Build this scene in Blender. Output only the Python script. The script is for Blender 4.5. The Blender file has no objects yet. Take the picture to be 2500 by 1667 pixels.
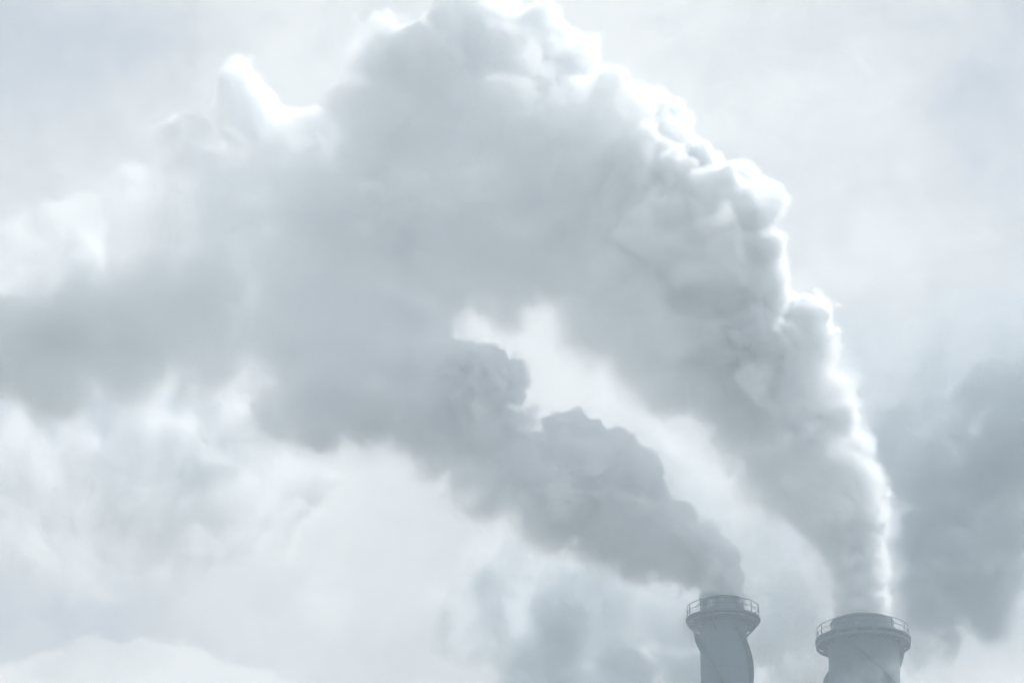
import bpy, bmesh, math, random
import numpy as np
from mathutils import Vector

sc = bpy.context.scene
R = math.radians

# ------------------------------------------------------------------ camera
HALF = R(9.0)                      # half the horizontal field of view
TILT = R(23.3)                     # the camera looks up at the stack tops
EYE = np.array((0.0, 0.0, 1.7))
cam = bpy.data.cameras.new('camera')
cam_o = bpy.data.objects.new('camera', cam)
sc.collection.objects.link(cam_o)
sc.camera = cam_o
cam.sensor_width = 36.0
cam.lens = 18.0 / math.tan(HALF)
cam.clip_start = 0.5
cam.clip_end = 60000.0
cam_o.location = EYE
cam_o.rotation_euler = (R(90) + TILT, 0, 0)

# ------------------------------------------------------------------ sun
SUN_AZ, SUN_EL = R(42.0), R(49.0)  # azimuth from +Y towards +X
sun_dir = Vector((math.sin(SUN_AZ) * math.cos(SUN_EL), math.cos(SUN_AZ) * math.cos(SUN_EL), math.sin(SUN_EL)))
sun = bpy.data.lights.new('sun', 'SUN')
sun.energy = 4.3
sun.angle = R(0.6)
sun.color = (1.0, 0.985, 0.965)
sun_o = bpy.data.objects.new('sun', sun)
sc.collection.objects.link(sun_o)
sun_o.rotation_euler = sun_dir.to_track_quat('Z', 'Y').to_euler()

# ------------------------------------------------------------------ sky
world = bpy.data.worlds.new('World')
sc.world = world
world.use_nodes = True
world.cycles.sampling_method = 'NONE'
WT = world.node_tree
WT.nodes.clear()


class Nodes:
    """Small helper that wires math nodes together."""
    def __init__(self, tree):
        self.t = tree

    def put(self, sock, v):
        if isinstance(v, bpy.types.NodeSocket):
            self.t.links.new(v, sock)
        else:
            sock.default_value = v

    def m(self, op, a, b=0.0, c=0.0, clamp=False):
        n = self.t.nodes.new('ShaderNodeMath')
        n.operation = op
        n.use_clamp = clamp
        for i, v in enumerate((a, b, c)):
            self.put(n.inputs[i], v)
        return n.outputs[0]

    def v(self, op, a, b=(0, 0, 0), scale=None):
        n = self.t.nodes.new('ShaderNodeVectorMath')
        n.operation = op
        self.put(n.inputs[0], a)
        if op == 'SCALE':
            self.put(n.inputs['Scale'], scale)
        else:
            self.put(n.inputs[1], b)
        return n.outputs['Value' if op in ('DOT_PRODUCT', 'LENGTH', 'DISTANCE') else 'Vector']

    def noise(self, vec, scale, detail, rough=0.5, out='Fac', dist=0.0):
        n = self.t.nodes.new('ShaderNodeTexNoise')
        self.put(n.inputs['Vector'], vec)
        n.inputs['Scale'].default_value = scale
        n.inputs['Detail'].default_value = detail
        n.inputs['Roughness'].default_value = rough
        n.inputs['Distortion'].default_value = dist
        return n.outputs[out]

    def smooth(self, x, a, b, lo=0.0, hi=1.0):
        n = self.t.nodes.new('ShaderNodeMapRange')
        n.interpolation_type = 'SMOOTHSTEP'
        self.put(n.inputs[0], x)
        for i, v in enumerate((a, b, lo, hi)):
            n.inputs[i + 1].default_value = v
        return n.outputs[0]


W = Nodes(WT)
tc = WT.nodes.new('ShaderNodeTexCoord').outputs['Generated']
fz = W.m('MAXIMUM', W.v('DOT_PRODUCT', tc, (0, math.cos(TILT), math.sin(TILT))), 0.25)
FU = 1.176 / math.tan(HALF)
du = W.v('DOT_PRODUCT', tc, (1, 0, 0))
dv = W.v('DOT_PRODUCT', tc, (0, -math.sin(TILT), math.cos(TILT)))
U = W.m('MULTIPLY_ADD', W.m('DIVIDE', du, fz), FU, 1.176)
V = W.m('MULTIPLY_ADD', W.m('DIVIDE', dv, fz), -FU, 0.784)
comb = WT.nodes.new('ShaderNodeCombineXYZ')
WT.links.new(U, comb.inputs[0])
WT.links.new(V, comb.inputs[1])
P0 = comb.outputs[0]


def warped(p, scale, amount, detail, rough=0.55):
    n = W.noise(p, scale, detail, rough, out='Color')
    return W.v('ADD', p, W.v('SCALE', W.v('SUBTRACT', n, (0.5, 0.5, 0.5)), scale=amount))


P_soft = warped(P0, 2.2, 0.42, 3.0)
P_edge = warped(warped(P0, 3.0, 0.30, 6.0, 0.62), 11.0, 0.06, 3.0)
val = W.m('MULTIPLY_ADD', W.noise(W.v('MULTIPLY', P_soft, (1, 1.5, 1)), 1.3, 3.0, 0.5), 0.16, 0.82)


def cloud(u, v, ru, rv, amp, inner=0.0, soft=True, rot=0.0):
    """A bank of cloud far behind the plumes: an ellipse on the sky with a noise-warped rim."""
    global val
    p = W.v('SUBTRACT', P_soft if soft else P_edge, (u, v, 0))
    if rot:
        vr = WT.nodes.new('ShaderNodeVectorRotate')
        vr.rotation_type = 'Z_AXIS'
        WT.links.new(p, vr.inputs['Vector'])
        vr.inputs['Angle'].default_value = R(rot)
        p = vr.outputs[0]
    p = W.v('MULTIPLY', p, (1 / ru, 1 / rv, 0))
    w = W.smooth(W.v('LENGTH', p), 1.0, inner)
    val = W.m('MULTIPLY_ADD', w, amp, val)


# --- cloud layout (u, v in thousandths of the 2352 x 1568 view)
cloud(1.20, 0.35, 1.35, 0.95, 0.12)                       # thin bright cloud round the sun's side
cloud(0.10, 0.12, 0.75, 0.45, -0.08)
cloud(0.72, 0.26, 0.36, 0.26, 0.07)
cloud(2.32, 0.15, 0.50, 0.60, -0.09)
cloud(2.30, 1.05, 0.60, 0.55, -0.12, 0.1)                # grey bank behind the right stack
cloud(2.42, 1.66, 0.34, 0.22, 0.06, 0.3, soft=False)      # light patch under it
cloud(1.24, 0.84, 0.33, 0.22, 0.10, 0.1)                  # bright gap between the plumes
cloud(1.62, 1.28, 0.42, 0.34, -0.06, 0.1)
cloud(0.80, 1.25, 0.36, 0.30, 0.06, 0.1)
cloud(0.05, 1.45, 0.50, 0.16, -0.08, 0.1)
cloud(0.28, 1.60, 0.45, 0.13, 0.11, 0.75, soft=False)     # white bank low on the left
cloud(0.10, 0.98, 0.75, 0.26, -0.10, 0.2)                 # grey drift on the left

billow = W.noise(P_edge, 2.6, 7.0, 0.6)
val = W.m('ADD', val, W.smooth(billow, 0.38, 0.62, -0.035, 0.035))
fine = W.noise(P_edge, 7.0, 5.0, 0.6)
val = W.m('ADD', val, W.m('MULTIPLY_ADD', fine, 0.11, -0.055))

ramp = WT.nodes.new('ShaderNodeValToRGB')
WT.links.new(val, ramp.inputs[0])


def lin(*rgb):
    return tuple(((c / 255 + 0.055) / 1.055) ** 2.4 if c > 10 else c / 255 / 12.92 for c in rgb) + (1.0,)


cr = ramp.color_ramp
stops = [(0.52, (112, 130, 142)), (0.60, (136, 152, 163)), (0.68, (160, 173, 183)), (0.76, (187, 194, 203)), (0.82, (204, 207, 214)),
         (0.87, (217, 219, 221)), (0.93, (232, 233, 233)), (1.0, (249, 249, 248))]
cr.elements[0].position, cr.elements[0].color = stops[0][0], lin(*stops[0][1])
cr.elements[1].position, cr.elements[1].color = stops[-1][0], lin(*stops[-1][1])
for p, c in stops[1:-1]:
    e = cr.elements.new(p)
    e.color = lin(*c)

sky = WT.nodes.new('ShaderNodeTexSky')
sky.sky_type = 'NISHITA'
sky.sun_disc = False
sky.sun_elevation = SUN_EL
sky.sun_rotation = SUN_AZ
sky.air_density, sky.dust_density = 1.0, 3.0
bg_sky = WT.nodes.new('ShaderNodeBackground')
bg_sky.inputs['Strength'].default_value = 0.12
WT.links.new(sky.outputs[0], bg_sky.inputs['Color'])
bg_cloud = WT.nodes.new('ShaderNodeBackground')
bg_cloud.inputs['Strength'].default_value = 0.97
WT.links.new(ramp.outputs[0], bg_cloud.inputs['Color'])
mix = WT.nodes.new('ShaderNodeMixShader')
mix.inputs[0].default_value = 0.95                        # an almost closed cloud cover
WT.links.new(bg_sky.outputs[0], mix.inputs[1])
WT.links.new(bg_cloud.outputs[0], mix.inputs[2])
wo = WT.nodes.new('ShaderNodeOutputWorld')
WT.links.new(mix.outputs[0], wo.inputs['Surface'])

# ------------------------------------------------------------------ exposure and render settings
vs = sc.view_settings
vs.view_transform = 'Standard'
vs.look = 'None'
vs.exposure = 0.0
vs.gamma = 1.0
vs.use_curve_mapping = False
cy = sc.cycles
cy.use_denoising = True
cy.denoiser = 'OPENIMAGEDENOISE'
cy.max_bounces = 24
cy.volume_bounces = 22
cy.transparent_max_bounces = 48
cy.volume_step_rate = 3.0
cy.volume_max_steps = 512
cy.use_adaptive_sampling = True
cy.adaptive_threshold = 0.06
cy.adaptive_min_samples = 10
cy.time_limit = 840

# ------------------------------------------------------------------ helpers
F_PX = 1250.0 / math.tan(HALF)


def at(px, py, Y):
    """World point seen at photo pixel (px, py) of the 2500 px wide photograph, at depth Y."""
    u, v = (px - 1250) / F_PX, -(py - 833.5) / F_PX
    d = np.array((u, math.cos(TILT) - v * math.sin(TILT), math.sin(TILT) + v * math.cos(TILT)))
    return EYE + d * (Y / d[1])


def depth(p):
    q = np.asarray(p) - EYE
    return q[1] * math.cos(TILT) + q[2] * math.sin(TILT)


def link(o, parent=None):
    sc.collection.objects.link(o)
    if parent is not None:
        o.parent = parent
    return o


def tag(o, label=None, category=None, group=None, kind=None):
    for k, v in (('label', label), ('category', category), ('group', group), ('kind', kind)):
        if v:
            o[k] = v
    return o


def mesh_obj(name, bm, mat, parent=None, smooth=True):
    me = bpy.data.meshes.new(name)
    bmesh.ops.recalc_face_normals(bm, faces=bm.faces)
    bm.to_mesh(me)
    bm.free()
    if smooth:
        me.shade_smooth()
        me.set_sharp_from_angle(angle=R(35))
    me.materials.append(mat)
    return link(bpy.data.objects.new(name, me), parent)


def ring_profile(bm, prof, n=64, closed=True):
    """Spin a closed (r, z) profile about the Z axis."""
    rows = []
    for k in range(n):
        a = 2 * math.pi * k / n
        rows.append([bm.verts.new((r * math.cos(a), r * math.sin(a), z)) for r, z in prof])
    m = len(prof)
    for k in range(n):
        p, q = rows[k], rows[(k + 1) % n]
        for i in range(m if closed else m - 1):
            j = (i + 1) % m
            bm.faces.new((p[i], q[i], q[j], p[j]))


def tube(bm, pts, r, n=8, closed=False):
    pts = [Vector(p) for p in pts]
    rows = []
    N = len(pts)
    for i, p in enumerate(pts):
        a = pts[(i - 1) % N] if closed or i > 0 else p
        b = pts[(i + 1) % N] if closed or i < N - 1 else p
        t = (b - a).normalized()
        ref = Vector((0, 0, 1)) if abs(t.z) < 0.9 else Vector((1, 0, 0))
        s = t.cross(ref).normalized()
        u = s.cross(t)
        rows.append([bm.verts.new(p + r * (math.cos(2 * math.pi * k / n) * s + math.sin(2 * math.pi * k / n) * u)) for k in range(n)])
    for i in range(N if closed else N - 1):
        p, q = rows[i], rows[(i + 1) % N]
        for k in range(n):
            bm.faces.new((p[k], p[(k + 1) % n], q[(k + 1) % n], q[k]))
    if not closed:
        bm.faces.new(rows[0][::-1])
        bm.faces.new(rows[-1])


def prism(bm, pts, thick_dir):
    """A flat plate: polygon pts extruded both ways along thick_dir."""
    d = Vector(thick_dir)
    a = [bm.verts.new(Vector(p) - d) for p in pts]
    b = [bm.verts.new(Vector(p) + d) for p in pts]
    bm.faces.new(a[::-1])
    bm.faces.new(b)
    for i in range(len(pts)):
        j = (i + 1) % len(pts)
        bm.faces.new((a[i], a[j], b[j], b[i]))


def paint(name, base, dark, light, rough=0.6, metallic=0.0, scale=0.6, streak=True):
    """Weathered surface: broad blotches, vertical rain streaks, fine grain and bump."""
    m = bpy.data.materials.new(name)
    m.use_nodes = True
    nt = m.node_tree
    b = nt.nodes['Principled BSDF']
    N = Nodes(nt)
    oc = nt.nodes.new('ShaderNodeTexCoord').outputs['Object']
    blotch = N.noise(oc, scale, 6, 0.6)
    st = N.noise(N.v('MULTIPLY', oc, (2.6, 2.6, 0.12)), 1.0, 5, 0.6)
    grain = N.noise(oc, 18.0, 4, 0.6)
    r = nt.nodes.new('ShaderNodeValToRGB')
    f = N.m('MULTIPLY_ADD', st if streak else blotch, 0.6, N.m('MULTIPLY_ADD', blotch, 0.35, N.m('MULTIPLY', grain, 0.12)))
    nt.links.new(f, r.inputs[0])
    e = r.color_ramp.elements
    e[0].position, e[0].color = 0.36, (*dark, 1)
    e[1].position, e[1].color = 0.74, (*light, 1)
    k = e.new(0.54)
    k.color = (*base, 1)
    nt.links.new(r.outputs[0], b.inputs['Base Color'])
    b.inputs['Roughness'].default_value = rough
    b.inputs['Metallic'].default_value = metallic
    bump = nt.nodes.new('ShaderNodeBump')
    bump.inputs['Strength'].default_value = 0.25
    bump.inputs['Distance'].default_value = 0.03
    nt.links.new(grain, bump.inputs['Height'])
    nt.links.new(bump.outputs[0], b.inputs['Normal'])
    return m


M_STEEL = paint('weathered_steel', (0.051, 0.117, 0.166), (0.043, 0.102, 0.146), (0.063, 0.134, 0.183))
M_DECK = paint('platform_steel', (0.039, 0.092, 0.134), (0.032, 0.076, 0.116), (0.048, 0.107, 0.151), streak=False)
M_RAIL = paint('rail_steel', (0.034, 0.075, 0.112), (0.026, 0.06, 0.092), (0.044, 0.09, 0.13), streak=False)
M_SOOT = paint('sooty_lip', (0.034, 0.076, 0.112), (0.025, 0.060, 0.090), (0.044, 0.092, 0.129))
M_GROUND = paint('dry_ground', (0.10, 0.10, 0.085), (0.06, 0.065, 0.05), (0.15, 0.14, 0.12), rough=0.95, scale=0.02, streak=False)

# ------------------------------------------------------------------ ground
bm = bmesh.new()
rings = [0, 60, 200, 600, 2000, 8000, 25000]
rows = []
for i, r in enumerate(rings):
    rows.append([bm.verts.new((r * math.cos(a * math.pi / 24), 300 + r * math.sin(a * math.pi / 24), 0)) for a in range(48)] if r else [bm.verts.new((0, 300, 0))])
for i in range(1, len(rings)):
    for a in range(48):
        b = (a + 1) % 48
        if i == 1:
            bm.faces.new((rows[0][0], rows[1][a], rows[1][b]))
        else:
            bm.faces.new((rows[i - 1][a], rows[i][a], rows[i][b], rows[i - 1][b]))
tag(mesh_obj('ground', bm, M_GROUND), kind='structure')


# ------------------------------------------------------------------ chimneys
def chimney(cx, lip_y, Y, r_lip, r_base, r_shaft, r_deck, deck_y, r_rail, rail_sides, strake_a, strake_y, rate, fin, label, drum):
    """A steel stack. Sizes come in photo pixels at the stack's depth and are turned into metres here."""
    top = at(cx, lip_y, Y)
    k = depth(top) / F_PX                                      # metres per pixel at the stack
    vert = k / math.cos(R(18.6))                               # metres of height per pixel
    H = top[2]
    zd = H - (deck_y - lip_y) * vert                           # deck level
    rl, rb, rs, rd, rr, fin = (v * k for v in (r_lip, r_base, r_shaft, r_deck, r_rail, fin))
    root = tag(link(bpy.data.objects.new('chimney_stack', None)), label, 'chimney', 'steel chimney stacks')
    root.location = (top[0], Y, 0)
    # shaft: one tall shell with welded seams every few metres, its mouth open
    bm = bmesh.new()
    ring_profile(bm, [(rs, 0), (rs, zd - 0.02), (rs - 0.12, zd - 0.02), (rs - 0.12, 0)], 96)
    mesh_obj('shaft', bm, M_STEEL, root)
    z = zd - 2.6
    while z > zd - 24:
        bm = bmesh.new()
        ring_profile(bm, [(rs + 0.002, z), (rs + 0.022, z + 0.02), (rs + 0.022, z + 0.07), (rs + 0.002, z + 0.09)], 96)
        mesh_obj('weld_seam', bm, M_STEEL, root)
        z -= 2.6
    # collar above the deck, slightly flared, and the rolled lip
    bm = bmesh.new()
    ring_profile(bm, [(rb, zd), (rb * 0.99, zd + 0.3), (rl * 0.985, H - 0.42), (rl * 0.985, H - 0.10), (rl * 0.93, H - 0.10), (rl * 0.93, zd)], 96)
    mesh_obj('collar', bm, M_DECK, root)
    bm = bmesh.new()
    prof = []
    for i in range(10):
        a = 2 * math.pi * i / 10
        prof.append((rl * 0.975 + 0.10 * math.cos(a), H - 0.16 + 0.17 * math.sin(a)))
    ring_profile(bm, prof, 96)
    mesh_obj('lip', bm, M_SOOT, root)
    # deck plate
    bm = bmesh.new()
    ring_profile(bm, [(rs + 0.05, zd - 0.10), (rd - 0.03, zd - 0.10), (rd, zd - 0.12), (rd, zd + 0.04), (rd - 0.05, zd + 0.04), (rd - 0.05, zd - 0.02), (rs + 0.05, zd - 0.02)], 96)
    deck = mesh_obj('platform_deck', bm, M_DECK, root)
    # ring girder under the deck
    rg = rd * 0.985 if drum else rd * 0.93
    g0 = 0.38 if drum else 0.26
    gh = 0.26 if drum else 0.2
    bm = bmesh.new()
    ring_profile(bm, [(rg, zd - g0), (rg, zd - g0 - gh), (rg - 0.16, zd - g0 - gh - 0.03), (rg - 0.16, zd - g0)], 96)
    mesh_obj('ring_girder', bm, M_DECK, root)
    # second ring, close to the shaft
    bm = bmesh.new()
    ring_profile(bm, [(rs + 0.22, zd - 0.101), (rs + 0.22, zd - 0.5), (rs + 0.003, zd - 0.55), (rs + 0.003, zd - 0.101)], 96)
    mesh_obj('stiffener_ring', bm, M_DECK, root)
    # brackets: a knee plate from the shaft to the deck edge at each of 12 posts
    nb = 16 if drum else 8
    drop = 0.72 if drum else 1.55
    for i in range(nb):
        a = 2 * math.pi * (i + 0.5 if not drum else i + 0.35) / nb
        c, s = math.cos(a), math.sin(a)
        side = (-s * 0.05, c * 0.05, 0)
        def pt(r, z): return (r * c, r * s, z)
        bm = bmesh.new()
        z0 = zd - 0.105
        if drum:
            prism(bm, [pt(rs + 0.003, z0), pt(rg - 0.02, z0), pt(rg - 0.02, z0 - 0.30), pt(rs + 0.003, z0 - drop)], side)
        else:
            prism(bm, [pt(rs + 0.003, z0), pt(rd - 0.05, z0), pt(rd - 0.05, z0 - 0.16), pt(rs + 0.003, z0 - 0.16)], side)
            prism(bm, [pt(rd - 0.02, z0 - 0.14), pt(rd - 0.24, z0 - 0.14), pt(rs + 0.003, z0 - drop + 0.28), pt(rs + 0.003, z0 - drop)], tuple(1.6 * v for v in side))
        mesh_obj('bracket', bm, M_DECK, root, smooth=False)
    # railing: posts, top rail, middle rail; the rails are bent at the posts on the smaller stack
    def circle(r, z, off=0.0):
        n = rail_sides
        return [(r * math.cos(2 * math.pi * (i + off) / n), r * math.sin(2 * math.pi * (i + off) / n), z) for i in range(n)]
    npost = 12 if rail_sides < 20 else 14
    off = 0.5
    rt = 0.034
    rail = tag(link(bpy.data.objects.new('railing', None), root))
    for name, z in (('top_rail', zd + 1.2), ('middle_rail', zd + 0.66)):
        bm = bmesh.new()
        tube(bm, circle(rr, z, off), rt if name == 'top_rail' else rt * 0.8, 8, closed=True)
        mesh_obj(name, bm, M_RAIL, rail)
    for i in range(npost):
        a = 2 * math.pi * (i + off + (0.12 if rail_sides < 20 else 0.3)) / npost
        rp = rr * (math.cos(math.pi / rail_sides) if rail_sides < 20 else 1)
        bm = bmesh.new()
        tube(bm, [(rp * math.cos(a), rp * math.sin(a), zd - 0.06), (rp * math.cos(a), rp * math.sin(a), zd + 1.2)], 0.042, 8)
        mesh_obj('post', bm, M_RAIL, rail)
    # helical strakes
    z_ref = H - (strake_y - lip_y) * vert
    for j in range(3):
        bm = bmesh.new()
        prev = None
        z_top = zd - (0.62 if drum else 1.3)
        steps = 220
        for i in range(steps + 1):
            z = z_top - (z_top - 20.0) * i / steps
            a = R(strake_a + 120 * j) + R(rate) * (z_ref - z) / vert
            c, s = math.cos(a), math.sin(a)
            t = 0.03
            grow = 1.0
            cur = [bm.verts.new((r * c - sd * t * s, r * s + sd * t * c, z)) for r, sd in ((rs - 0.02, -1), (rs + fin * grow, -1), (rs + fin * grow, 1), (rs - 0.02, 1))]
            if prev:
                for q in range(4):
                    w = (q + 1) % 4
                    bm.faces.new((prev[q], prev[w], cur[w], cur[q]))
            else:
                bm.faces.new(cur)
            prev = cur
        bm.faces.new(prev[::-1])
        mesh_obj('helical_strake', bm, M_STEEL, root)
    return root


chimney(1764, 1468, 294.0, 53, 55, 57.5, 91, 1513, 90, 12, 180, 1548, 0.64, 14, 'narrow grey steel chimney with angular railing, grey smoke blowing off to the left', False)
chimney(2105, 1519, 304.0, 78, 81, 85.5, 116.5, 1563, 111, 64, 0, 1583, 0.68, 15, 'wide grey steel chimney with round railing below the tallest sunlit plume', True)

# ------------------------------------------------------------------ smoke
VOX = 0.22
S = 2500.0 / 2352.0


def tile_noise(n, lo, hi, slope, seed):
    """Periodic band-limited noise (n^3 voxels, unit deviation, wavelengths in voxels)."""
    rng = np.random.default_rng(seed)
    f = np.fft.rfftn(rng.standard_normal((n, n, n)).astype(np.float32))
    k1 = np.fft.fftfreq(n)
    k2 = np.fft.rfftfreq(n)
    k = np.sqrt(k1[:, None, None] ** 2 + k1[None, :, None] ** 2 + k2[None, None, :] ** 2)
    k[0, 0, 0] = 1
    f *= k ** (-slope) * np.exp(-(k * lo) ** 2 * 0.5) * (1 - np.exp(-(k * hi) ** 2 * 0.5))
    r = np.fft.irfftn(f, (n, n, n))
    return (r / r.std()).astype(np.float32)


NT = 160
N_FINE = tile_noise(NT, 1.3, 9.0, 1.9, 11)
N_MID = tile_noise(NT, 5.0, 30.0, 2.2, 12)
N_WIDE = tile_noise(NT, 16.0, 80.0, 2.4, 13)


def wrap(tile, n, shift):
    ix = [(np.arange(n[i]) + shift[i]) % NT for i in range(3)]
    return tile[ix[0]][:, ix[1]][:, :, ix[2]]


LIT = np.array((0.62, -0.52, 0.59))                          # the side on which billows stand out crisp


def sstep(x, a, b):
    t = np.clip((x - a) / (b - a), 0, 1)
    return t * t * (3 - 2 * t)


def smoke_field(puffs, seed, base, scale, torn=1.0):
    """puffs: (x, y, radius in view pixels, depth offset m, crispness 0..1, density). Returns density grid and bounds."""
    rng = np.random.default_rng(seed)
    sp = []
    for x, y, r, dy, crisp, dens in puffs:          # loose smoke needs room: small puffs get narrow edges
        c = at(x * S, y * S, base + dy)
        rad = r * S * depth(c) / F_PX
        sp.append((c, rad, crisp, dens * scale, min(1.0, rad / 5.0)))
    out = [(*q, True) for q in sp]
    lvl = sp
    for gen in range(2):
        nxt = []
        for c, rad, crisp, dens, room in lvl:
            count = int((12 + 26 * crisp) if gen == 0 else (2 + 8 * crisp))
            for _ in range(count):
                d = rng.normal(size=3)
                d /= np.linalg.norm(d)
                face = float(sstep(d @ LIT, -0.5, 0.4))
                q = rad * rng.uniform(0.20, 0.46)
                if q < 0.42 or rng.random() > 0.35 + 0.65 * face:
                    continue
                cr = crisp * (0.25 + 0.75 * face) if gen == 0 else crisp * (0.6 + 0.4 * face)
                nxt.append((c + d * rad * (rng.uniform(0.72, 1.02) if gen == 0 else rng.uniform(0.55, 0.9)), q, min(1, max(0, cr + rng.normal() * 0.08)), dens * rng.uniform(0.75, 1.1), room))
        out += [(*q, False) for q in nxt]
        lvl = nxt
    C = np.array([o[0] for o in out])
    Q = np.array([o[1] for o in out])
    PAD = 4.2 + 2.5 * (torn - 1)
    lo = (C - Q[:, None]).min(0) - PAD
    hi = (C + Q[:, None]).max(0) + PAD
    n = np.ceil((hi - lo) / VOX).astype(int) + 1
    F = np.full(n, 4.0, np.float32)
    CR = np.zeros(n, np.float32)
    DE = np.zeros(n, np.float32)
    RO = np.ones(n, np.float32)
    ax = [lo[i] + np.arange(n[i]) * VOX for i in range(3)]
    BAND = 3.0
    WARP = 0.95 * torn
    wv = []
    for i in range(3):                                    # swirl the space the puffs live in
        sw = rng.integers(0, NT, 6)
        calm = np.clip((ax[2] - 100) / 45, 0.12, 1) if torn == 1.0 else np.ones(n[2])
        calm = calm.astype(np.float32)[None, None, :]   # the jet is still tidy at the mouth
        g = calm * (WARP * 0.8 * wrap(N_WIDE, n, sw[:3]) + 0.22 * wrap(N_MID, n, sw[3:]))
        shape = [1, 1, 1]
        shape[i] = n[i]
        g += ax[i].astype(np.float32).reshape(shape)
        wv.append(g)
    for c, r, crisp, dens, room, main in out:
        pad = BAND + 2.6 * torn
        i0 = np.maximum(((c - r - pad - lo) / VOX).astype(int), 0)
        i1 = np.minimum(((c + r + pad - lo) / VOX).astype(int) + 2, n)
        sl = tuple(slice(i0[i], i1[i]) for i in range(3))
        e = [wv[i][sl] - np.float32(c[i]) for i in range(3)]
        dist = np.sqrt(e[0] ** 2 + e[1] ** 2 + e[2] ** 2)
        dd = dist - np.float32(r)
        v = F[sl]
        w = dd < v
        v[w] = dd[w]
        if main:
            face = e[0] * np.float32(LIT[0]) + e[1] * np.float32(LIT[1]) + e[2] * np.float32(LIT[2])
            low = 0.2 if room > 0.75 else 0.65
            face = crisp * (low + (1 - low) * sstep(face / (dist + 0.01), -0.5, 0.4))
            CR[sl][w] = face[w]
        else:
            CR[sl][w] = crisp
        DE[sl][w] = dens
        RO[sl][w] = room
    sh = rng.integers(0, NT, 9)
    fine, mid, wide = wrap(N_FINE, n, sh[:3]), wrap(N_MID, n, sh[3:6]), wrap(N_WIDE, n, sh[6:])
    F -= (0.12 + 0.25 * CR) * (np.minimum(np.abs(mid), 1.7) - 0.8)         # rounded billows with creases
    F -= 0.17 * CR * (np.minimum(np.abs(fine), 1.6) - 0.8)
    F += 0.07 * fine
    F += torn * (1 - CR) * RO * (0.5 * mid + 0.3 * fine + 0.8 * wide)   # torn edges where the smoke is loose
    edge = 0.45 + 2.6 * (1 - CR) * RO
    D = sstep(-F / edge, 0, 1)
    D += 0.05 * (1 - CR) * sstep(1.6 - F + 0.8 * wide, 0, 2.4)   # thin veil round the loose side
    D *= DE * np.clip(1 + 0.38 * wide + 0.28 * mid, 0.12, None)
    D *= 1 + 1.2 * CR * CR
    D[D < 0.004] = 0
    return D.astype(np.float32), lo, lo + (n - 1) * VOX, n


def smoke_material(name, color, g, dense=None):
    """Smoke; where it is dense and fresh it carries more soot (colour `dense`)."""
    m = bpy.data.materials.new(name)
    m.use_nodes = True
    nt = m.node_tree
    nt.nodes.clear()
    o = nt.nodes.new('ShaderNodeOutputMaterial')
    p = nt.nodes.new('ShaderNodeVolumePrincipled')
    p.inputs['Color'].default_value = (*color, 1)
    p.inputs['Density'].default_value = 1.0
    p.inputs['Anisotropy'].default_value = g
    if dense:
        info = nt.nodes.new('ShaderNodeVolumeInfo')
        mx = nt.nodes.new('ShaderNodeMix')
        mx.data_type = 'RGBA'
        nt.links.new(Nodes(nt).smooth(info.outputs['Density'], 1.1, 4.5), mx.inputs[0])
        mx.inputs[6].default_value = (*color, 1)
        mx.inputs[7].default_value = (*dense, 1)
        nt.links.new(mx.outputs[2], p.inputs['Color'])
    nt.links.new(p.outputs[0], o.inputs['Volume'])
    return m


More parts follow.
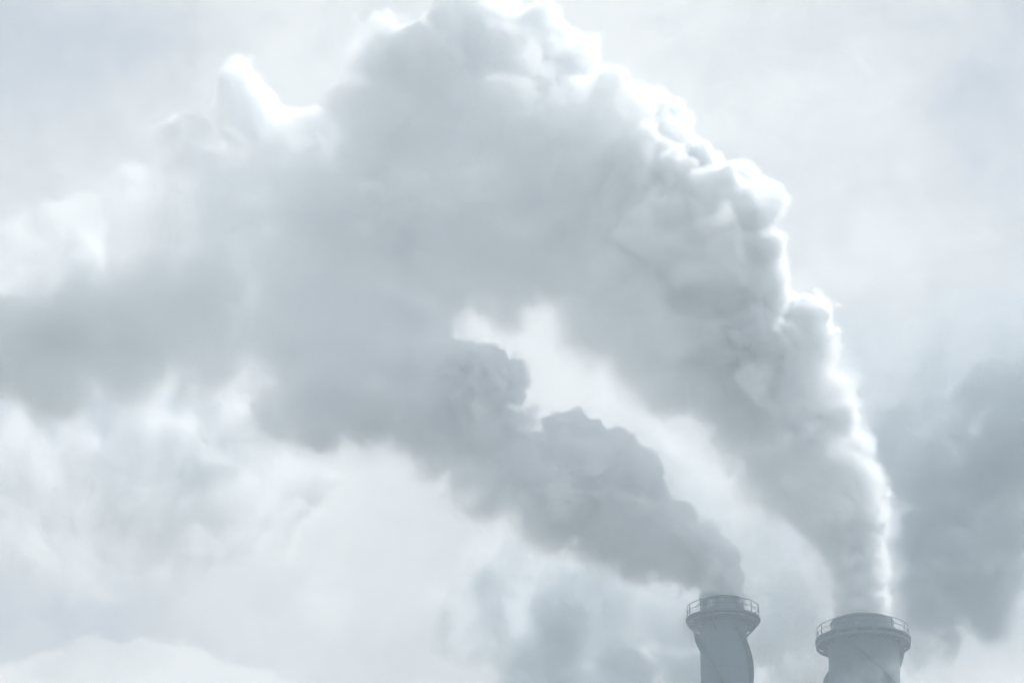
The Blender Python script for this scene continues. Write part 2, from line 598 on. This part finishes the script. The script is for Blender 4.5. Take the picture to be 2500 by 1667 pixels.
def grid_nodes(name, carrier, lo, hi, n, mat, mesh_voxel=None, threshold=0.1):
    ng = bpy.data.node_groups.new(name, 'GeometryNodeTree')
    ng.interface.new_socket('Geometry', in_out='INPUT', socket_type='NodeSocketGeometry')
    ng.interface.new_socket('Geometry', in_out='OUTPUT', socket_type='NodeSocketGeometry')
    A, L = ng.nodes, ng.links
    go = A.new('NodeGroupOutput')
    src = A.new('GeometryNodeObjectInfo')
    src.inputs['Object'].default_value = carrier
    vc = A.new('GeometryNodeVolumeCube')
    vc.inputs['Min'].default_value = lo
    vc.inputs['Max'].default_value = hi
    for i, k in enumerate('XYZ'):
        vc.inputs['Resolution ' + k].default_value = int(n[i])

    def vm(op, a, b=None, scale=None):
        x = A.new('ShaderNodeVectorMath')
        x.operation = op
        L.new(a, x.inputs[0])
        if b is not None:
            x.inputs[1].default_value = b
        if scale is not None:
            x.inputs['Scale'].default_value = scale
        return x.outputs[0]

    def im(op, a, b):
        x = A.new('FunctionNodeIntegerMath')
        x.operation = op
        for i, v in enumerate((a, b)):
            if isinstance(v, int):
                x.inputs[i].default_value = v
            else:
                L.new(v, x.inputs[i])
        return x.outputs[0]

    pos = A.new('GeometryNodeInputPosition').outputs[0]
    cell = vm('FLOOR', vm('ADD', vm('SCALE', vm('SUBTRACT', pos, lo), scale=1 / VOX), (0.5, 0.5, 0.5)))
    sep = A.new('ShaderNodeSeparateXYZ')
    L.new(cell, sep.inputs[0])
    idx = im('ADD', im('MULTIPLY', im('ADD', im('MULTIPLY', sep.outputs[0], int(n[1])), sep.outputs[1]), int(n[2])), sep.outputs[2])
    si = A.new('GeometryNodeSampleIndex')
    si.data_type = 'FLOAT'
    si.domain = 'POINT'
    si.clamp = True
    na = A.new('GeometryNodeInputNamedAttribute')
    na.data_type = 'FLOAT'
    na.inputs['Name'].default_value = 'smoke_density'
    L.new(src.outputs['Geometry'], si.inputs[0])
    L.new(na.outputs[0], si.inputs['Value'])
    L.new(idx, si.inputs['Index'])
    L.new(si.outputs[0], vc.inputs['Density'])
    last = vc.outputs[0]
    if mesh_voxel:
        v2m = A.new('GeometryNodeVolumeToMesh')
        v2m.resolution_mode = 'VOXEL_SIZE'
        L.new(last, v2m.inputs['Volume'])
        v2m.inputs['Voxel Size'].default_value = mesh_voxel
        v2m.inputs['Threshold'].default_value = threshold
        last = v2m.outputs[0]
    sm = A.new('GeometryNodeSetMaterial')
    sm.inputs['Material'].default_value = mat
    L.new(last, sm.inputs[0])
    L.new(sm.outputs[0], go.inputs[0])
    return ng


def skin_material(name, color):
    """The loose outer droplets of a plume: a very thin white veil on its outside."""
    m = bpy.data.materials.new(name)
    m.use_nodes = True
    nt = m.node_tree
    nt.nodes.clear()
    o = nt.nodes.new('ShaderNodeOutputMaterial')
    mx = nt.nodes.new('ShaderNodeMixShader')
    mx.inputs[0].default_value = 0.012
    tr = nt.nodes.new('ShaderNodeBsdfTransparent')
    df = nt.nodes.new('ShaderNodeBsdfTranslucent')
    df.inputs[0].default_value = (*color, 1)
    nt.links.new(tr.outputs[0], mx.inputs[1])
    nt.links.new(df.outputs[0], mx.inputs[2])
    nt.links.new(mx.outputs[0], o.inputs['Surface'])
    return m


M_SKIN = skin_material('clear_hull', (0.85, 0.87, 0.89))


def smoke(name, puffs, seed, base, scale, mat, label, category, group=None, skin=True, torn=1.0):
    D, lo, hi, n = smoke_field(puffs, seed, base, scale, torn)
    me = bpy.data.meshes.new(name + '_grid')
    me.vertices.add(D.size)
    me.attributes.new('smoke_density', 'FLOAT', 'POINT').data.foreach_set('value', D.ravel())
    carrier = bpy.data.objects.new(name + '_grid', me)
    lo_t, hi_t = tuple(float(v) for v in lo), tuple(float(v) for v in hi)
    root = tag(link(bpy.data.objects.new(name, None)), label, category, group)
    vol = bpy.data.objects.new('vapour', bpy.data.volumes.new('vapour'))
    vol.data.materials.append(mat)
    vol.modifiers.new('density', 'NODES').node_group = grid_nodes(name, carrier, lo_t, hi_t, n, mat)
    link(vol, root)
    if skin:
        tmp = link(bpy.data.objects.new('tmp', bpy.data.meshes.new('tmp')))
        tmp.modifiers.new('skin', 'NODES').node_group = grid_nodes(name + '_skin', carrier, lo_t, hi_t, n, M_SKIN, 1.2, 0.15)
        dg = bpy.context.evaluated_depsgraph_get()
        sk = bpy.data.meshes.new_from_object(tmp.evaluated_get(dg), preserve_all_data_layers=False, depsgraph=dg)
        bpy.data.objects.remove(tmp)
        sk.name = 'outline_hull'
        sk.shade_smooth()
        if not sk.materials:
            sk.materials.append(M_SKIN)
        tag(link(bpy.data.objects.new('outline_hull', sk), root), kind='stuff')  # added hull that gives the smoke volume an outline
        print(name, 'grid', n, D.size, 'skin', len(sk.polygons))
    return root


M_SMOKE_A = smoke_material('white_steam', (0.985, 0.991, 0.996), 0.33, (0.955, 0.969, 0.980))
M_SMOKE_B = smoke_material('grey_smoke', (0.962, 0.972, 0.982), 0.25)
M_SMOKE_C = smoke_material('stale_smoke', (0.925, 0.945, 0.96), 0.2)

# view coordinates (2352 wide): x, y, radius, depth offset, crispness, density
PLUME_A = [
    (1980, 1455, 62, -2, 0.52, 4.16), (1979, 1430, 63, -2, 0.52, 4.16), (1976, 1400, 66, -2, 0.52, 4.16), (1974, 1350, 71, -2, 0.52, 4.48), (1966, 1300, 76, -2, 0.52, 4.48), (1950, 1245, 84, -2, 0.52, 4.32),
    (1922, 1185, 102, -2, 0.52, 4.32), (1880, 1120, 116, -2, 0.52, 4.32), (1845, 1055, 128, -1, 0.52, 4), (1810, 985, 132, 0, 0.52, 3.68),
    (1775, 910, 138, 0, 0.52, 3.52), (1838, 765, 80, -2.2, 0.9, 2.08), (1750, 835, 140, -1, 0.52, 3.36), (1690, 750, 150, -2.7, 0.85, 2.47),
    (1612, 640, 160, -5.2, 0.85, 1.3), (1622, 525, 148, -6, 0.95, 1.4), (1520, 440, 148, -5, 0.95, 1.4), (1440, 312, 128, -3, 0.9, 1.75),
    (1300, 190, 118, -2, 0.9, 1.17), (1190, 120, 118, -2, 0.9, 1.17), (1080, 140, 150, -2, 0.9, 0.99), (930, 190, 140, -2, 0.9, 0.99),
    (1500, 560, 190, -7, 0.6, 1.1), (1380, 450, 210, -5, 0.77, 0.9), (1250, 360, 220, -4, 0.77, 0.68), (1080, 340, 220, -3, 0.77, 0.62),
    (920, 380, 190, -3, 0.77, 0.68), (1420, 700, 150, -8, 0.67, 0.81), (1330, 630, 110, -8, 0.57, 0.72), (1480, 800, 100, -9, 0.3, 1.17), (1590, 850, 120, -0.6, 0.4, 2.72), (1690, 930, 110, 0, 0.4, 3.2), (1780, 1050, 80, -1, 0.4, 3.52),
    (1180, 550, 180, -5, 0.57, 0.81), (1000, 560, 180, -5, 0.52, 0.81), (830, 540, 190, -4, 0.52, 0.81), (700, 500, 170, -3, 0.5, 0.65),
    (560, 500, 160, -3, 0.6, 0.65), (450, 450, 120, -2, 0.65, 0.58), (560, 250, 96, 1, 0.9, 0.72), (600, 340, 95, 0, 0.9, 0.65), (720, 310, 90, -1, 0.77, 0.72),
    (430, 360, 90, -1, 0.9, 0.58), (390, 540, 80, -2, 0.45, 0.5), (660, 650, 150, -5, 0.3, 0.65), (830, 680, 130, -6, 0.42, 0.81), (1030, 680, 90, -7, 0.47, 0.72), (900, 740, 110, -9, 0.1, 0.8), (760, 760, 110, -9, 0.1, 0.8), (620, 760, 100, -8, 0.1, 0.8),
    (500, 680, 150, -5, 0.25, 1.23), (350, 740, 150, -5, 0.1, 1.71), (190, 760, 150, -5, 0.1, 1.71), (30, 770, 160, -5, 0.1, 1.71), (-130, 730, 180, -5, 0.1, 1.71), (480, 800, 110, -6, 0.1, 1.52),
    (300, 850, 90, -6, 0.15, 1.52), (120, 880, 100, -6, 0.1, 1.52), (190, 520, 70, 3, 0.65, 0.25), (90, 540, 60, 3, 0.65, 0.22), (270, 450, 70, 3, 0.55, 0.25), (180, 620, 80, -1, 0.35, 0.68), (60, 640, 80, -1, 0.35, 0.68),
]
PLUME_B = [
    (1657, 1402, 46, 3, 0.85, 3.52), (1656, 1375, 48, 3, 0.85, 3.52), (1653, 1345, 50, 3, 0.85, 3.3), (1642, 1315, 59, 3, 0.85, 2.86), (1610, 1285, 71, 3, 0.85, 2.2), (1545, 1265, 84, 3, 0.62, 1), (1470, 1260, 82, 3, 0.57, 1),
    (1535, 1205, 66, 2, 0.87, 1), (1400, 1200, 118, 3, 0.67, 1), (1440, 1110, 92, 2, 0.87, 1), (1290, 1150, 122, 2, 0.67, 1),
    (1325, 1050, 102, 3, 0.87, 1.1), (1200, 1085, 115, 2, 0.57, 1), (1110, 1110, 95, 2, 0.3, 0.9), (1100, 1000, 115, 1, 0.57, 1),
    (1085, 885, 108, 0, 0.87, 1), (1000, 850, 110, 0, 0.35, 0.9), (980, 960, 115, 0, 0.25, 0.9), (870, 930, 115, 0, 0.2, 0.9), (880, 830, 130, 1, 0.2, 0.9),
    (760, 900, 120, 1, 0.15, 0.8), (740, 990, 80, 1, 0.15, 0.6), (1000, 770, 75, 1, 0.3, 0.8), (720, 800, 110, 3, 0.1, 0.7), (860, 750, 110, 4, 0.1, 0.8), (720, 730, 110, 6, 0.1, 0.7), (970, 730, 70, 4, 0.2, 0.8), (650, 960, 80, 3, 0.1, 0.5),
]
DRIFT = [
    (560, 990, 110, 14, .2, .45), (430, 1030, 120, 15, .25, .45), (300, 1020, 110, 16, .35, .40), (210, 1050, 90, 17, .35, .35), (350, 1140, 130, 16, .2, .40), (480, 1130, 140, 15, .2, .45),
    (180, 1170, 100, 18, .2, .28), (250, 1260, 90, 18, .2, .26), (110, 1270, 80, 19, .2, .22), (400, 1260, 90, 16, .2, .30), (530, 1260, 80, 15, .2, .32), (640, 1270, 60, 15, .3, .30),
    (640, 1100, 72, 13, .3, .5), (640, 1165, 60, 13, .3, .5), (628, 1225, 44, 13, .3, .5), (700, 1140, 64, 15, .3, .4), (60, 1130, 110, 18, .15, .3), (-70, 1080, 130, 18, .15, .3),
]
LOW = [
    (1130, 1400, 90, 0, .5, .40), (1060, 1470, 80, 2, .4, .35), (1180, 1500, 100, 0, .5, .45), (1300, 1370, 80, -3, .7, .40), (1290, 1470, 100, -3, .6, .45), (1230, 1570, 110, -2, .5, .45),
    (1400, 1430, 100, 0, .4, .35), (1400, 1560, 110, 0, .5, .40), (1530, 1440, 100, 3, .3, .30), (1540, 1560, 110, 2, .4, .35), (1640, 1240, 80, 8, .3, .22), (1700, 1330, 100, 7, .3, .26),
    (1800, 1420, 110, 6, .3, .28), (1700, 1480, 110, 4, .3, .30), (1830, 1540, 110, 4, .3, .30), (1580, 1110, 90, 10, .3, .20), (1500, 1020, 80, 12, .3, .18), (1740, 1210, 80, 9, .3, .2),
    (1960, 1500, 90, 8, .3, .25), (1440, 960, 80, 10, .2, .12), (1360, 880, 70, 10, .2, .10), (1560, 1060, 80, 8, .2, .14), (1200, 1330, 80, -2, .3, .25), (1090, 1340, 70, 0, .3, .22), (1390, 1330, 80, -1, .3, .25), (1020, 1420, 70, 2, .3, .25),
]
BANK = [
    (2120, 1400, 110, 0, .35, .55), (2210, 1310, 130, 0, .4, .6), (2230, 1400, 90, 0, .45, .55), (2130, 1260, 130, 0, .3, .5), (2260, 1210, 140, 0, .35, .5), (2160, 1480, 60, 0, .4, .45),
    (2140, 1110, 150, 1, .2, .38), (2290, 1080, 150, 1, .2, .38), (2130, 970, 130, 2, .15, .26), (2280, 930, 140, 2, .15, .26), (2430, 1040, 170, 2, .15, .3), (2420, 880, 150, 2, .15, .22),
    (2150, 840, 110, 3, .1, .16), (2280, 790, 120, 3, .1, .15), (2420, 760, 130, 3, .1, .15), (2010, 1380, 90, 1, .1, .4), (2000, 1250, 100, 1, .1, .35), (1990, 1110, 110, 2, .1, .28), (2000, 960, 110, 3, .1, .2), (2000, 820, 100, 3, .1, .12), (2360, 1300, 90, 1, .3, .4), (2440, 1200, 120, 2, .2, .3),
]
WISP = [(2010, 1548, 40, 0, .2, .22), (2060, 1530, 44, 0, .2, .16), (1960, 1590, 60, 0, .2, .25), (2090, 1590, 60, 0, .2, .22), (2020, 1630, 80, 0, .2, .25)]
smoke('smoke_plume', PLUME_A, 5, 306.0, 0.7, M_SMOKE_A, 'huge bright white plume billowing up from the wide chimney and bending left', 'smoke', 'smoke plumes')
smoke('smoke_plume', PLUME_B, 8, 291.0, 1.4, M_SMOKE_B, 'darker grey plume blowing left from the narrow chimney, under the big white plume', 'smoke', 'smoke plumes')
smoke('smoke_cloud', DRIFT, 9, 292.0, 1.1, M_SMOKE_B, 'thin pale smoke cloud drifting low below the left end of the plumes', 'smoke', torn=1.7)
M_SHADED = smoke_material('shade_toned_smoke', (0.74, 0.785, 0.815), 0.2)  # darkened colour stands in for the shade this bank lies in
smoke('smoke_cloud', BANK, 31, 340.0, 1.15, M_SHADED, 'dark blue grey smoke mass rising behind and beside the wide chimney', 'smoke', torn=1.5)
smoke('smoke_cloud', LOW, 21, 322.0, 1.5, M_SMOKE_C, 'pale billowing smoke bank behind and left of the narrow chimney, low in the picture', 'smoke', torn=1.35)
smoke('smoke_wisp', WISP, 23, 297.0, 0.5, M_SMOKE_C, 'faint wisp of smoke crossing the shaft of the wide chimney', 'smoke', skin=False)

# ------------------------------------------------------------------ haze
HAZE = 0.0011
hm = bpy.data.materials.new('pale_haze')
hm.use_nodes = True
hn = hm.node_tree
hn.nodes.clear()
ho = hn.nodes.new('ShaderNodeOutputMaterial')
hp = hn.nodes.new('ShaderNodeVolumePrincipled')
hp.inputs['Color'].default_value = (0.80, 0.912, 1.0, 1)
hp.inputs['Density'].default_value = HAZE
hp.inputs['Anisotropy'].default_value = 0.2
hn.links.new(hp.outputs[0], ho.inputs['Volume'])
bm = bmesh.new()
x0, x1, y0, y1, z0, z1 = -260, 260, -60, 460, -1, 215
vb = [bm.verts.new(p) for p in ((x0, y0, z0), (x1, y0, z0), (x1, y1, z0), (x0, y1, z0), (x0, y0, z1), (x1, y0, z1), (x1, y1, z1), (x0, y1, z1))]
for f in ((0, 3, 2, 1), (4, 5, 6, 7), (0, 1, 5, 4), (1, 2, 6, 5), (2, 3, 7, 6), (3, 0, 4, 7)):
    bm.faces.new([vb[i] for i in f])
tag(mesh_obj('haze', bm, hm, smooth=False), 'pale even haze filling the air around the stacks', 'haze', kind='stuff')
